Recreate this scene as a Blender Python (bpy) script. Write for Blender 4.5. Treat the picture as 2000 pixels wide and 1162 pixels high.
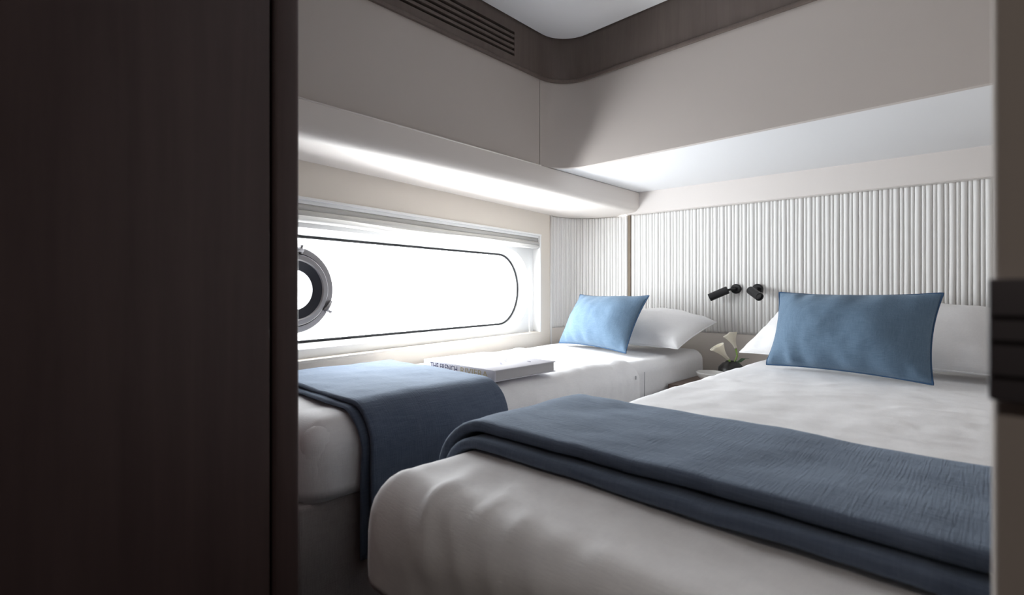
import bpy, bmesh, math, random
from mathutils import Vector, Matrix, noise

random.seed(7)
scene = bpy.context.scene
for o in list(bpy.data.objects):
    bpy.data.objects.remove(o)
COL = scene.collection

# ------------------------------------------------------------------ camera
CZ = 0.95                                   # camera height
YAW = math.radians(43.7)
cam_d = bpy.data.cameras.new('camera')
cam_d.sensor_width = 36.0
cam_d.lens = 36.0 * 984.0 / 2000.0
cam_d.shift_y = -0.008
cam_d.clip_start = 0.01
cam_d.dof.use_dof = True
cam_d.dof.focus_distance = 2.0
cam_d.dof.aperture_fstop = 5.0
cam = bpy.data.objects.new('camera', cam_d)
cam.location = (0, 0, CZ)
cam.rotation_euler = (math.pi / 2, 0, YAW)
COL.objects.link(cam)
scene.camera = cam

# ------------------------------------------------------------------ world: bright hazy sky over bright water
world = bpy.data.worlds.new('world')
scene.world = world
world.use_nodes = True
bg = world.node_tree.nodes['Background']
bg.inputs['Color'].default_value = (0.93, 0.97, 1.0, 1)
bg.inputs['Strength'].default_value = 26.0

scene.view_settings.view_transform = 'Standard'
scene.view_settings.look = 'None'
scene.view_settings.gamma = 1.0
scene.view_settings.use_curve_mapping = False
scene.view_settings.exposure = 0.0
cy = scene.cycles
cy.use_denoising = True
cy.max_bounces = 16
cy.diffuse_bounces = 12
cy.glossy_bounces = 4
cy.transparent_max_bounces = 12
cy.sample_clamp_indirect = 8.0
cy.caustics_reflective = False
cy.caustics_refractive = False

# ------------------------------------------------------------------ material helpers
def srgb(r, g, b):
    def f(c):
        c /= 255.0
        return c / 12.92 if c <= 0.04045 else ((c + 0.055) / 1.055) ** 2.4
    return (f(r), f(g), f(b), 1)

def mat(name, col, rough=0.6, spec=0.3, bump=None, var=None, metal=0.0, sheen=0.0, sheen_tint=(1, 1, 1, 1)):
    """bump = (scale, strength, stretch xyz); var = (scale, amount, stretch xyz)"""
    m = bpy.data.materials.new(name)
    m.use_nodes = True
    nt = m.node_tree
    b = nt.nodes['Principled BSDF']
    b.inputs['Base Color'].default_value = col
    b.inputs['Roughness'].default_value = rough
    b.inputs['Specular IOR Level'].default_value = spec
    b.inputs['Metallic'].default_value = metal
    if sheen:
        b.inputs['Sheen Weight'].default_value = sheen
        b.inputs['Sheen Tint'].default_value = sheen_tint
    tc = nt.nodes.new('ShaderNodeTexCoord')
    def noise_node(sc, st, detail=4):
        mp = nt.nodes.new('ShaderNodeMapping')
        mp.inputs['Scale'].default_value = st
        nt.links.new(tc.outputs['Object'], mp.inputs['Vector'])
        n = nt.nodes.new('ShaderNodeTexNoise')
        n.inputs['Scale'].default_value = sc
        n.inputs['Detail'].default_value = detail
        nt.links.new(mp.outputs['Vector'], n.inputs['Vector'])
        return n
    if var:
        n = noise_node(var[0], var[2])
        mx = nt.nodes.new('ShaderNodeMixRGB')
        k = var[1]
        mx.inputs['Color1'].default_value = (col[0] * (1 - k), col[1] * (1 - k), col[2] * (1 - k), 1)
        mx.inputs['Color2'].default_value = (min(1, col[0] * (1 + k)), min(1, col[1] * (1 + k)), min(1, col[2] * (1 + k)), 1)
        nt.links.new(n.outputs['Fac'], mx.inputs['Fac'])
        nt.links.new(mx.outputs['Color'], b.inputs['Base Color'])
    if bump:
        n = noise_node(bump[0], bump[2])
        bp = nt.nodes.new('ShaderNodeBump')
        bp.inputs['Strength'].default_value = bump[1]
        bp.inputs['Distance'].default_value = 0.004
        nt.links.new(n.outputs['Fac'], bp.inputs['Height'])
        nt.links.new(bp.outputs['Normal'], b.inputs['Normal'])
    return m

def weave_mat(name, col, col2, scale, rough=0.85, bump=0.25, sheen=0.2, sheen_tint=(1, 1, 1, 1)):
    """fine woven cloth: crossed threads with slight slub"""
    m = mat(name, col, rough=rough, spec=0.15, sheen=sheen, sheen_tint=sheen_tint)
    nt = m.node_tree
    b = nt.nodes['Principled BSDF']
    tc = nt.nodes.new('ShaderNodeTexCoord')
    ns = []
    for st in ((scale, scale * 0.06, scale * 0.06), (scale * 0.06, scale, scale * 0.06), (scale * .06, scale * .06, scale)):
        mp = nt.nodes.new('ShaderNodeMapping')
        mp.inputs['Scale'].default_value = st
        nt.links.new(tc.outputs['Object'], mp.inputs['Vector'])
        n = nt.nodes.new('ShaderNodeTexNoise')
        n.inputs['Scale'].default_value = 1.0
        n.inputs['Detail'].default_value = 3
        nt.links.new(mp.outputs['Vector'], n.inputs['Vector'])
        ns.append(n)
    a1 = nt.nodes.new('ShaderNodeMath'); a1.operation = 'ADD'
    nt.links.new(ns[0].outputs['Fac'], a1.inputs[0]); nt.links.new(ns[1].outputs['Fac'], a1.inputs[1])
    a2 = nt.nodes.new('ShaderNodeMath'); a2.operation = 'ADD'
    nt.links.new(a1.outputs[0], a2.inputs[0]); nt.links.new(ns[2].outputs['Fac'], a2.inputs[1])
    dv = nt.nodes.new('ShaderNodeMapRange')
    dv.inputs['From Min'].default_value = 1.1; dv.inputs['From Max'].default_value = 1.9
    nt.links.new(a2.outputs[0], dv.inputs['Value'])
    mx = nt.nodes.new('ShaderNodeMixRGB')
    mx.inputs['Color1'].default_value = col; mx.inputs['Color2'].default_value = col2
    nt.links.new(dv.outputs[0], mx.inputs['Fac'])
    nt.links.new(mx.outputs['Color'], b.inputs['Base Color'])
    bp = nt.nodes.new('ShaderNodeBump')
    bp.inputs['Strength'].default_value = bump
    bp.inputs['Distance'].default_value = 0.002
    nt.links.new(dv.outputs[0], bp.inputs['Height'])
    nt.links.new(bp.outputs['Normal'], b.inputs['Normal'])
    return m

def wood_mat(name, c1, c2, rough=0.45, axis='Z', scale=1.0):
    m = mat(name, c1, rough=rough, spec=0.35)
    nt = m.node_tree
    b = nt.nodes['Principled BSDF']
    tc = nt.nodes.new('ShaderNodeTexCoord')
    st = {'Z': (14, 14, 0.9), 'Y': (14, 0.9, 14), 'X': (0.9, 14, 14)}[axis]
    mp = nt.nodes.new('ShaderNodeMapping')
    mp.inputs['Scale'].default_value = tuple(s * scale for s in st)
    nt.links.new(tc.outputs['Object'], mp.inputs['Vector'])
    n = nt.nodes.new('ShaderNodeTexNoise')
    n.inputs['Scale'].default_value = 1.0; n.inputs['Detail'].default_value = 6; n.inputs['Distortion'].default_value = 1.2
    nt.links.new(mp.outputs['Vector'], n.inputs['Vector'])
    mp2 = nt.nodes.new('ShaderNodeMapping')
    mp2.inputs['Scale'].default_value = tuple(s * scale * 9 for s in st)
    nt.links.new(tc.outputs['Object'], mp2.inputs['Vector'])
    n2 = nt.nodes.new('ShaderNodeTexNoise')
    n2.inputs['Scale'].default_value = 1.0; n2.inputs['Detail'].default_value = 3
    nt.links.new(mp2.outputs['Vector'], n2.inputs['Vector'])
    ad = nt.nodes.new('ShaderNodeMath'); ad.operation = 'MULTIPLY_ADD'
    ad.inputs[1].default_value = 0.35
    nt.links.new(n2.outputs['Fac'], ad.inputs[0]); nt.links.new(n.outputs['Fac'], ad.inputs[2])
    mr = nt.nodes.new('ShaderNodeMapRange')
    mr.inputs['From Min'].default_value = 0.45; mr.inputs['From Max'].default_value = 0.95
    nt.links.new(ad.outputs[0], mr.inputs['Value'])
    mx = nt.nodes.new('ShaderNodeMixRGB')
    mx.inputs['Color1'].default_value = c1; mx.inputs['Color2'].default_value = c2
    nt.links.new(mr.outputs[0], mx.inputs['Fac'])
    nt.links.new(mx.outputs['Color'], b.inputs['Base Color'])
    bp = nt.nodes.new('ShaderNodeBump')
    bp.inputs['Strength'].default_value = 0.12; bp.inputs['Distance'].default_value = 0.002
    nt.links.new(n2.outputs['Fac'], bp.inputs['Height'])
    nt.links.new(bp.outputs['Normal'], b.inputs['Normal'])
    return m

def glass_mat(name, tint=(1, 1, 1, 1), refl=0.06):
    m = bpy.data.materials.new(name)
    m.use_nodes = True
    nt = m.node_tree
    for n in list(nt.nodes):
        nt.nodes.remove(n)
    out = nt.nodes.new('ShaderNodeOutputMaterial')
    t = nt.nodes.new('ShaderNodeBsdfTransparent'); t.inputs['Color'].default_value = tint
    g = nt.nodes.new('ShaderNodeBsdfGlossy'); g.inputs['Roughness'].default_value = 0.03
    mx = nt.nodes.new('ShaderNodeMixShader'); mx.inputs['Fac'].default_value = refl
    nt.links.new(t.outputs[0], mx.inputs[1]); nt.links.new(g.outputs[0], mx.inputs[2])
    nt.links.new(mx.outputs[0], out.inputs['Surface'])
    return m

M = {}
M['panel'] = mat('taupe leather panel', (0.50, 0.455, 0.425, 1), 0.5, 0.3, bump=(420, 0.06, (1, 1, 1)), var=(3, 0.03, (1, 1, 1)))
M['hull'] = mat('cream wall lining', (0.71, 0.655, 0.585, 1), 0.6, 0.25, bump=(500, 0.05, (1, 1, 1)))
M['soffit'] = mat('white soffit lining', (0.74, 0.745, 0.76, 1), 0.6, 0.25, bump=(500, 0.05, (1, 1, 1)))
M['fascia'] = mat('pale beige lining', (0.70, 0.66, 0.635, 1), 0.6, 0.25, bump=(500, 0.05, (1, 1, 1)))
M['valance'] = mat('cream leather valance', (0.69, 0.645, 0.61, 1), 0.5, 0.3, bump=(420, 0.05, (1, 1, 1)))
M['stripe'] = mat('pale piping', (0.80, 0.76, 0.72, 1), 0.5, 0.3)
M['taupe'] = mat('taupe side lining', (0.42, 0.39, 0.365, 1), 0.6, 0.2)
M['ceiling'] = mat('white ceiling lining', (0.88, 0.88, 0.89, 1), 0.7, 0.2)
M['rib'] = mat('white padded rib', (0.76, 0.75, 0.735, 1), 0.55, 0.3, bump=(300, 0.06, (1, 1, 0.3)))
M['ribback'] = mat('rib backing', (0.68, 0.665, 0.645, 1), 0.8, 0.1)
M['beige'] = mat('beige lower wall', (0.72, 0.67, 0.615, 1), 0.7, 0.15)
M['seam'] = mat('taupe seam', (0.22, 0.18, 0.14, 1), 0.8, 0.1)
M['white_frame'] = mat('white window frame', (0.82, 0.82, 0.81, 1), 0.4, 0.4)
M['blind'] = mat('white blind cloth', (0.80, 0.79, 0.78, 1), 0.85, 0.1, bump=(300, 0.08, (1, 1, 1)))
M['gasket'] = mat('dark rubber gasket', (0.02, 0.02, 0.022, 1), 0.6, 0.3)
M['steel'] = mat('satin steel', (0.30, 0.29, 0.30, 1), 0.4, 0.5, metal=0.85)
M['rubber'] = mat('navy black rubber', (0.012, 0.013, 0.02, 1), 0.45, 0.4)
M['glass'] = glass_mat('window glass')
M['wood'] = wood_mat('dark walnut', srgb(70, 56, 56), srgb(84, 69, 68), 0.5)
M['cornice'] = wood_mat('dark cornice wood', srgb(95, 84, 79), srgb(107, 96, 90), 0.5, 'Z', 2.0)
M['jamb'] = wood_mat('mid brown jamb', srgb(208, 198, 190), srgb(216, 206, 198), 0.6)
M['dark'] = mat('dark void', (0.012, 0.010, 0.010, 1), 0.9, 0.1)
M['latch'] = mat('dark bronze latch', (0.12, 0.11, 0.12, 1), 0.5, 0.4)
M['floor'] = wood_mat('dark floor wood', srgb(52, 38, 32), srgb(70, 52, 44), 0.4, 'Y')
M['corridor'] = mat('corridor lining', (0.14, 0.125, 0.115, 1), 0.7, 0.2)
M['sheet'] = weave_mat('white cotton', (0.78, 0.775, 0.785, 1), (0.84, 0.835, 0.84, 1), 900, 0.85, 0.12, 0.1)
M['pillow'] = weave_mat('white pillow cotton', (0.80, 0.795, 0.80, 1), (0.85, 0.845, 0.85, 1), 900, 0.85, 0.10, 0.1)
M['base'] = weave_mat('taupe bed upholstery', (0.30, 0.27, 0.265, 1), (0.36, 0.33, 0.32, 1), 700, 0.9, 0.3)
M['stitch'] = mat('grey stitching', (0.45, 0.45, 0.47, 1), 0.9, 0.1)
M['blue'] = weave_mat('blue linen', srgb(86, 107, 128), srgb(101, 122, 142), 650, 0.9, 0.35, 0.2, (0.7, 0.85, 1, 1))
M['blue_seam'] = mat('navy seam', srgb(62, 86, 114), 0.9, 0.1)
M['throw'] = weave_mat('slate blue wool', srgb(77, 87, 105), srgb(91, 101, 118), 420, 0.95, 0.4, 0.35, (0.7, 0.84, 1, 1))
M['black'] = mat('matt black metal', (0.014, 0.014, 0.015, 1), 0.45, 0.35)
M['lens'] = mat('grey lamp lens', (0.07, 0.07, 0.07, 1), 0.3, 0.5)
M['nightwood'] = wood_mat('grey brown table wood', srgb(104, 88, 80), srgb(120, 104, 94), 0.5, 'Y')
M['ceramic'] = mat('grey white ceramic', (0.60, 0.59, 0.57, 1), 0.35, 0.4)
M['ceramic_in'] = mat('grey dish inside', (0.36, 0.36, 0.36, 1), 0.4, 0.4)
M['vase'] = mat('black ceramic', (0.012, 0.011, 0.010, 1), 0.4, 0.4)
M['petal'] = mat('cream petal', (0.84, 0.80, 0.70, 1), 0.5, 0.2)
M['stem'] = mat('green stem', (0.22, 0.34, 0.08, 1), 0.5, 0.3)
M['leaf'] = mat('dark leaf', (0.05, 0.10, 0.05, 1), 0.5, 0.3)
M['cover'] = mat('lilac white cover', (0.56, 0.55, 0.60, 1), 0.5, 0.3)
M['pages'] = mat('page edges', (0.48, 0.47, 0.48, 1), 0.9, 0.1, bump=(300, 0.2, (0.02, 0.02, 10)))
M['ink'] = mat('navy print', (0.03, 0.035, 0.10, 1), 0.6, 0.2)
M['tan_ink'] = mat('tan print', (0.36, 0.30, 0.18, 1), 0.6, 0.2)
M['lilac_ink'] = mat('grey lilac print', (0.13, 0.125, 0.19, 1), 0.6, 0.2)

def make_translucent(m, fac, col):
    nt = m.node_tree
    b = nt.nodes['Principled BSDF']; out = nt.nodes['Material Output']
    t = nt.nodes.new('ShaderNodeBsdfTranslucent'); t.inputs['Color'].default_value = col
    mx = nt.nodes.new('ShaderNodeMixShader'); mx.inputs['Fac'].default_value = fac
    nt.links.new(b.outputs[0], mx.inputs[1]); nt.links.new(t.outputs[0], mx.inputs[2])
    nt.links.new(mx.outputs[0], out.inputs['Surface'])
make_translucent(M['blind'], 0.6, (0.85, 0.84, 0.82, 1))
make_translucent(M['petal'], 0.25, (0.85, 0.82, 0.70, 1))

# ------------------------------------------------------------------ object helpers
def link(name, me, material, parent=None, smooth=False):
    o = bpy.data.objects.new(name, me)
    COL.objects.link(o)
    if material is not None:
        me.materials.append(M[material] if isinstance(material, str) else material)
    if smooth:
        for p in me.polygons:
            p.use_smooth = True
    if parent is not None:
        o.parent = parent
    return o

def mesh(name, verts, faces):
    me = bpy.data.meshes.new(name)
    me.from_pydata([tuple(v) for v in verts], [], faces)
    me.validate()
    bm = bmesh.new(); bm.from_mesh(me)
    bmesh.ops.recalc_face_normals(bm, faces=bm.faces)
    bm.to_mesh(me); bm.free()
    me.update()
    return me

def obj(name, verts, faces, material, parent=None, smooth=False):
    return link(name, mesh(name, verts, faces), material, parent, smooth)

def empty(name, loc=(0, 0, 0), rotz=0.0):
    o = bpy.data.objects.new(name, None)
    o.location = loc
    o.rotation_euler = (0, 0, rotz)
    o.empty_display_size = 0.05
    COL.objects.link(o)
    return o

def tag(o, label, cat, group=None):
    o['label'] = label; o['category'] = cat
    if group: o['group'] = group
    return o

def structure(o, label=None):
    o['kind'] = 'structure'
    if label: o['label'] = label
    return o

def box(name, lo, hi, material, parent=None, bevel=0.0, seg=2, rotz=0.0, pivot=None):
    bm = bmesh.new()
    bmesh.ops.create_cube(bm, size=1.0)
    for v in bm.verts:
        v.co = Vector(((lo[i] + hi[i]) / 2 + v.co[i] * (hi[i] - lo[i]) for i in range(3)))
    if bevel:
        bmesh.ops.bevel(bm, geom=list(bm.edges), offset=bevel, segments=seg, affect='EDGES', profile=0.5)
    if rotz:
        bmesh.ops.rotate(bm, cent=pivot or (0, 0, 0), matrix=Matrix.Rotation(rotz, 3, 'Z'), verts=bm.verts)
    me = bpy.data.meshes.new(name)
    bm.to_mesh(me); bm.free()
    o = link(name, me, material, parent)
    if bevel:
        for p in me.polygons: p.use_smooth = True
        try: me.set_sharp_from_angle(angle=math.radians(40))
        except Exception: pass
    return o

def prism(name, pts, z0, z1, material, parent=None, smooth=False):
    n = len(pts)
    v = [(x, y, z0) for x, y in pts] + [(x, y, z1) for x, y in pts]
    f = [tuple(range(n)), tuple(range(n, 2 * n))]
    f += [(i, (i + 1) % n, n + (i + 1) % n, n + i) for i in range(n)]
    o = obj(name, v, f, material, parent, smooth)
    if smooth:
        try: o.data.set_sharp_from_angle(angle=math.radians(35))
        except Exception: pass
    return o

def sweep(name, path, profile, material, parent=None, closed_profile=True, smooth=True, caps=True):
    """path: list of (x,y, nx,ny); profile: list of (offset along n, z)."""
    V, F = [], []
    m = len(profile)
    for (x, y, nx, ny) in path:
        for (a, z) in profile:
            V.append((x + nx * a, y + ny * a, z))
    for i in range(len(path) - 1):
        for j in range(m if closed_profile else m - 1):
            k = (j + 1) % m
            F.append((i * m + j, i * m + k, (i + 1) * m + k, (i + 1) * m + j))
    if caps and closed_profile:
        F.append(tuple(range(m)))
        F.append(tuple(range((len(path) - 1) * m, len(path) * m)))
    o = obj(name, V, F, material, parent, smooth)
    if smooth:
        try: o.data.set_sharp_from_angle(angle=math.radians(38))
        except Exception: pass
    return o

def lathe(name, prof, material, parent=None, loc=(0, 0, 0), seg=32, mtx=None):
    """prof: list of (r, z)"""
    V, F = [], []
    for (r, z) in prof:
        for k in range(seg):
            a = 2 * math.pi * k / seg
            V.append(Vector((r * math.cos(a), r * math.sin(a), z)))
    n = len(prof)
    for i in range(n - 1):
        for k in range(seg):
            l = (k + 1) % seg
            F.append((i * seg + k, i * seg + l, (i + 1) * seg + l, (i + 1) * seg + k))
    if prof[0][0] > 1e-6: F.append(tuple(range(seg)))
    if prof[-1][0] > 1e-6: F.append(tuple(range((n - 1) * seg, n * seg)))
    if mtx is not None: V = [mtx @ v for v in V]
    V = [v + Vector(loc) for v in V]
    o = obj(name, V, F, material, parent, True)
    try: o.data.set_sharp_from_angle(angle=math.radians(40))
    except Exception: pass
    return o

def tube(name, pts, radius, material, parent=None, seg=8, closed=False):
    pts = [Vector(p) for p in pts]
    n = len(pts)
    rad = radius if isinstance(radius, (list, tuple)) else [radius] * n
    V, F = [], []
    prev = None
    for i, p in enumerate(pts):
        if closed: t = pts[(i + 1) % n] - pts[i - 1]
        else: t = pts[min(i + 1, n - 1)] - pts[max(i - 1, 0)]
        t.normalize()
        if prev is None:
            up = Vector((0, 0, 1)) if abs(t.z) < 0.9 else Vector((1, 0, 0))
            a = t.cross(up).normalized()
        else:
            a = (prev - t * prev.dot(t)).normalized()
        prev = a
        b = t.cross(a)
        for k in range(seg):
            th = 2 * math.pi * k / seg
            V.append(p + (a * math.cos(th) + b * math.sin(th)) * rad[i])
    for i in range(n if closed else n - 1):
        j = (i + 1) % n
        for k in range(seg):
            l = (k + 1) % seg
            F.append((i * seg + k, i * seg + l, j * seg + l, j * seg + k))
    if not closed:
        F.append(tuple(range(seg))); F.append(tuple(range((n - 1) * seg, n * seg)))
    return obj(name, V, F, material, parent, True)

def fbm(x, y, z=0.0, o=3):
    return noise.fractal(Vector((x, y, z)), 1.0, 2.0, o)

# ------------------------------------------------------------------ room geometry
ZC = CZ + 1.120          # ceiling underside
ZT = CZ + 0.924          # bottom of the dark cornice
ZS = CZ + 0.546          # soffit / bottom of the upper panels
ZR = CZ + 0.424          # top of ribs, underside of valance
XF = -1.445              # upper panels on the hull side
YF = 1.839               # upper panels on the headboard side
def hb_y(x): return 2.64 + 0.0574 * (x + 0.015)       # headboard wall line
HT = math.tan(math.radians(7.13))
def hull_x(y): return -1.834 - (y - 2.237) * HT       # hull wall line
H_ANG = math.atan(HT)
HD = Vector((-math.sin(H_ANG), math.cos(H_ANG), 0))   # along the hull towards the headboard
HN = Vector((math.cos(H_ANG), math.sin(H_ANG), 0))    # into the room
H0 = Vector((hull_x(0.70), 0.70, 0))
def hp(s, z, d=0.0):                                   # point on the hull wall; d>0 into the room
    return H0 + HD * s + HN * d + Vector((0, 0, z))
Y0 = 0.27                                              # cabin side of the door bulkhead
XR = 0.09                                              # right hand wall

structure(box('floor', (-2.1, -1.4, -0.06), (0.7, 2.9, 0.0), 'floor'), 'dark wooden cabin floor')

# ceiling: white panel with a rounded corner, held a little off the cornice
def corner_path(xs, ys, r, y_start, x_end, n=14):
    p = [(xs, y_start, 1, 0), (xs, ys - r, 1, 0)]
    for i in range(1, n):
        a = math.pi - (math.pi / 2) * i / n
        p.append((xs + r + r * math.cos(a), ys - r + r * math.sin(a), -math.cos(a), -math.sin(a)))
    p += [(xs + r, ys, 0, -1), (x_end, ys, 0, -1)]
    return p
R = 0.15
path = corner_path(XF, YF, R, Y0 - 0.01, XR, 16)
inner = [(x + nx * 0.012, y + ny * 0.012) for x, y, nx, ny in path]
prism('ceiling', inner + [(XR, Y0 - 0.01)], ZC, ZC + 0.02, 'ceiling', smooth=True)
structure(bpy.data.objects['ceiling'], 'white ceiling panel with a rounded corner')
structure(box('ceiling', (-2.1, -1.4, ZC + 0.035), (0.7, 2.9, ZC + 0.08), 'dark'), 'dark deckhead above the ceiling panel')
structure(box('ceiling', (-2.0, -1.35, ZC - 0.02), (0.6, Y0 - 0.02, ZC + 0.03), 'corridor'), 'ceiling of the passage outside the door')

# dark wooden cornice with air slots
cor = structure(empty('trim_1'), 'dark wooden cornice under the ceiling with air slots')
H = ZC - ZT
vent_end = 1.52
def zf(f): return ZC + 0.03 - 0.03 - f * H
prof_solid = [(-0.02, ZT), (0.010, ZT), (0.0125, ZT + 0.004), (0.0125, ZT + 0.012), (0.007, ZT + 0.016), (0.007, ZC + 0.036), (-0.02, ZC + 0.036)]
p2 = [(XF, vent_end, 1, 0)] + path[1:]
sweep('cornice_board', p2, prof_solid, 'cornice', cor)
slot0, pitch, slot_h = 0.29, 0.115, 0.055
zb_top = zf(slot0 - slot_h / 2)
zb_bot = zf(slot0 + 4 * pitch + slot_h / 2)
low = [(-0.02, ZT), (0.010, ZT), (0.0125, ZT + 0.004), (0.0125, ZT + 0.012), (0.007, ZT + 0.016), (0.007, zb_bot), (-0.02, zb_bot)]
seg = [(XF, Y0 - 0.01, 1, 0), (XF, vent_end, 1, 0)]
sweep('cornice_board', seg, low, 'cornice', cor)
sweep('cornice_board', seg, [(-0.02, zb_top), (0.007, zb_top), (0.007, ZC + 0.036), (-0.02, ZC + 0.036)], 'cornice', cor)
for i in range(4):
    zt = zf(slot0 + i * pitch + slot_h / 2); zb = zf(slot0 + (i + 1) * pitch - slot_h / 2)
    box('vent_slat', (XF - 0.014, Y0 - 0.01, zb), (XF + 0.0065, vent_end, zt), 'cornice', cor, 0.0015)
box('vent_cavity', (XF - 0.045, Y0 - 0.01, zb_bot - 0.01), (XF - 0.022, vent_end + 0.01, zb_top + 0.01), 'dark', cor)

# upper panels
up = structure(empty('wall_upper'), 'taupe leather panels below the dark cornice')
seam_y = YF - R
pl = [(-0.02, ZS), (0.0, ZS), (0.0, ZT + 0.002), (-0.02, ZT + 0.002)]
sweep('panel', [(XF, Y0 - 0.01, 1, 0), (XF, seam_y - 0.0022, 1, 0)], pl, 'panel', up)
pl2 = [(-0.02, ZS + 0.0), (-0.0008, ZS), (0.0, ZS + 0.0008), (0.0, ZT + 0.002), (-0.02, ZT + 0.002)]
sweep('panel', [(XF, seam_y + 0.0015, 1, 0)] + path[2:], pl2, 'panel', up)

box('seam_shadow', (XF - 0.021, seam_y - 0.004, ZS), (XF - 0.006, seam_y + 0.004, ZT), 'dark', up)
# soffit above the bed heads
sof = [(x - nx * 0.006, y - ny * 0.006) for x, y, nx, ny in path[1:]]
pts = sof + [(XR, hb_y(XR)), (-1.90, hb_y(-1.9)), (-1.90, seam_y)]
structure(prism('ceiling_soffit', pts, ZS + 0.001, ZS + 0.02, 'soffit'), 'white soffit above the bed heads')

# valance along the hull
vprof = [(-0.50, ZS - 0.0005)]
vx = 0.012
vprof += [(vx - 0.003, ZS - 0.0005), (vx, ZS - 0.0035)]
rr = 0.042
for i in range(9):
    a = (math.pi / 2) * i / 8
    vprof.append((vx - rr + rr * math.cos(a), ZR + 0.012 + rr - rr * math.sin(a)))
vprof += [(vx - 0.2, ZR), (-0.50, ZR)]
vpath = [(XF + 0.012, Y0 - 0.005, 1, 0), (XF - 0.014, hb_y(XF) - 0.002, 1, 0)]
vtr = structure(sweep('trim_2', vpath, vprof, 'valance'), 'cream padded valance with a rounded lower edge above the window')

tube('stripe', [(XF + 0.0245, Y0 + 0.01, ZS - 0.002), (XF + 0.016, (Y0 + seam_y) / 2, ZS - 0.002), (XF + 0.0065, seam_y, ZS - 0.002)], 0.0028, 'stripe', vtr, 8)  # thin pale tube along the upper edge of the valance
# ------------------------------------------------------------------ headboard wall
hb = structure(empty('wall_headboard'), 'headboard wall clad in white padded ribs')
RB = CZ - 0.212
xl, xr = -1.51, XR
A = Vector((xl, hb_y(xl), 0)); B = Vector((xr, hb_y(xr), 0))
hdir = (B - A).normalized(); hn = Vector((hdir.y, -hdir.x, 0))
def hbp(t, d, z): return A + hdir * t + hn * d + Vector((0, 0, z))
L = (B - A).length
def quad_slab(name, a, b, n, d0, d1, z0, z1, material, parent):
    v = []
    for z in (z0, z1):
        for p, d in ((a, d0), (b, d0), (b, d1), (a, d1)):
            q = p + n * d; v.append((q.x, q.y, z))
    return obj(name, v, [(0, 1, 2, 3), (4, 5, 6, 7), (0, 1, 5, 4), (1, 2, 6, 5), (2, 3, 7, 6), (3, 0, 4, 7)], material, parent)
quad_slab('backing_board', A - hdir * 0.02, B, hn, -0.05, -0.012, RB - 0.01, ZR + 0.01, 'ribback', hb)
quad_slab('lower_board', A - hdir * 0.02, B, hn, -0.05, -0.0115, 0.0, RB - 0.01, 'beige', hb)
# fascia above the ribs
fp = [(A.x - hdir.x * 0.02, A.y - hdir.y * 0.02, hn.x, hn.y), (B.x, B.y, hn.x, hn.y)]
sweep('fascia_board', fp, [(-0.05, ZR + 0.004), (0.000, ZR + 0.004), (0.004, ZR + 0.008), (0.004, ZS + 0.001), (-0.05, ZS + 0.001)], 'fascia', hb)

def rib_mesh(name, w, depth, seed):
    V, F = [], []
    zs = [0, 0.025, 0.06, 0.2, 0.35, 0.5, 0.65, 0.8, 0.93, 0.99, 1.0]
    nz, na = len(zs) - 1, 7
    for i in range(nz + 1):
        z = RB - 0.012 + (ZR - 0.002 - RB + 0.012) * zs[i]
        wob = (fbm(z * 3.0, seed * 5.1) * 0.0016) if 0 < i < nz else 0
        pin = (0.3, 0.7, 0.95)[i] if i < 3 else (0.8 if i == nz else 1.0)
        for k in range(na):
            a = math.pi * k / (na - 1)
            V.append((-math.cos(a) * w / 2 + wob, -0.012 + math.sin(a) ** 0.8 * depth * pin, z))
    for i in range(nz):
        for k in range(na - 1):
            F.append((i * na + k, i * na + k + 1, (i + 1) * na + k + 1, (i + 1) * na + k))
    F.append(tuple(range(na))); F.append(tuple(range(nz * na, (nz + 1) * na)))
    me = mesh(name, V, F)
    me.materials.append(M['rib'])
    for p in me.polygons: p.use_smooth = len(p.vertices) == 4
    return me
WIDE = [rib_mesh('rib', 0.0212, 0.0105, i) for i in range(4)]
NARROW = [rib_mesh('rib', 0.0140, 0.0080, 9 + i) for i in range(4)]
def place_rib(me, p, n, parent):
    o = bpy.data.objects.new('rib', me)
    COL.objects.link(o)
    o.parent = parent
    ang = math.atan2(n.y, n.x) - math.pi / 2
    o.location = (p.x, p.y, 0); o.rotation_euler = (0, 0, ang)
    return o
PITCH = 0.0352
t = 0.022; k = 0
while t < L - 0.02:
    place_rib(WIDE[k % 4], A + hdir * t, hn, hb)
    place_rib(NARROW[(k * 3 + 1) % 4], A + hdir * (t + 0.0180), hn, hb)
    t += PITCH; k += 1

# rounded corner panel between headboard and hull
cp = structure(empty('wall_corner'), 'rounded corner panel of white ribs beside the window')
C0 = A - hdir * 0.0; C2 = Vector((hull_x(2.237), 2.237, 0)); C1 = Vector((-1.871, 2.532, 0))
NB = 60
arc = []
for i in range(NB + 1):
    u = i / NB
    p = C0 * (1 - u) ** 2 + C1 * 2 * u * (1 - u) + C2 * u * u
    d = ((C1 - C0) * (1 - u) + (C2 - C1) * u).normalized()
    n = Vector((-d.y, d.x, 0))
    arc.append((p, n))
apath = [(p.x, p.y, n.x, n.y) for p, n in arc]
sweep('backing_board', apath, [(-0.05, RB - 0.01), (-0.012, RB - 0.01), (-0.012, ZR + 0.01), (-0.05, ZR + 0.01)], 'ribback', cp)
sweep('lower_board', apath, [(-0.05, 0.0), (-0.0115, 0.0), (-0.0115, RB - 0.01), (-0.05, RB - 0.01)], 'beige', cp)
acc, nxt, k = 0.0, 0.024, 0
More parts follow.
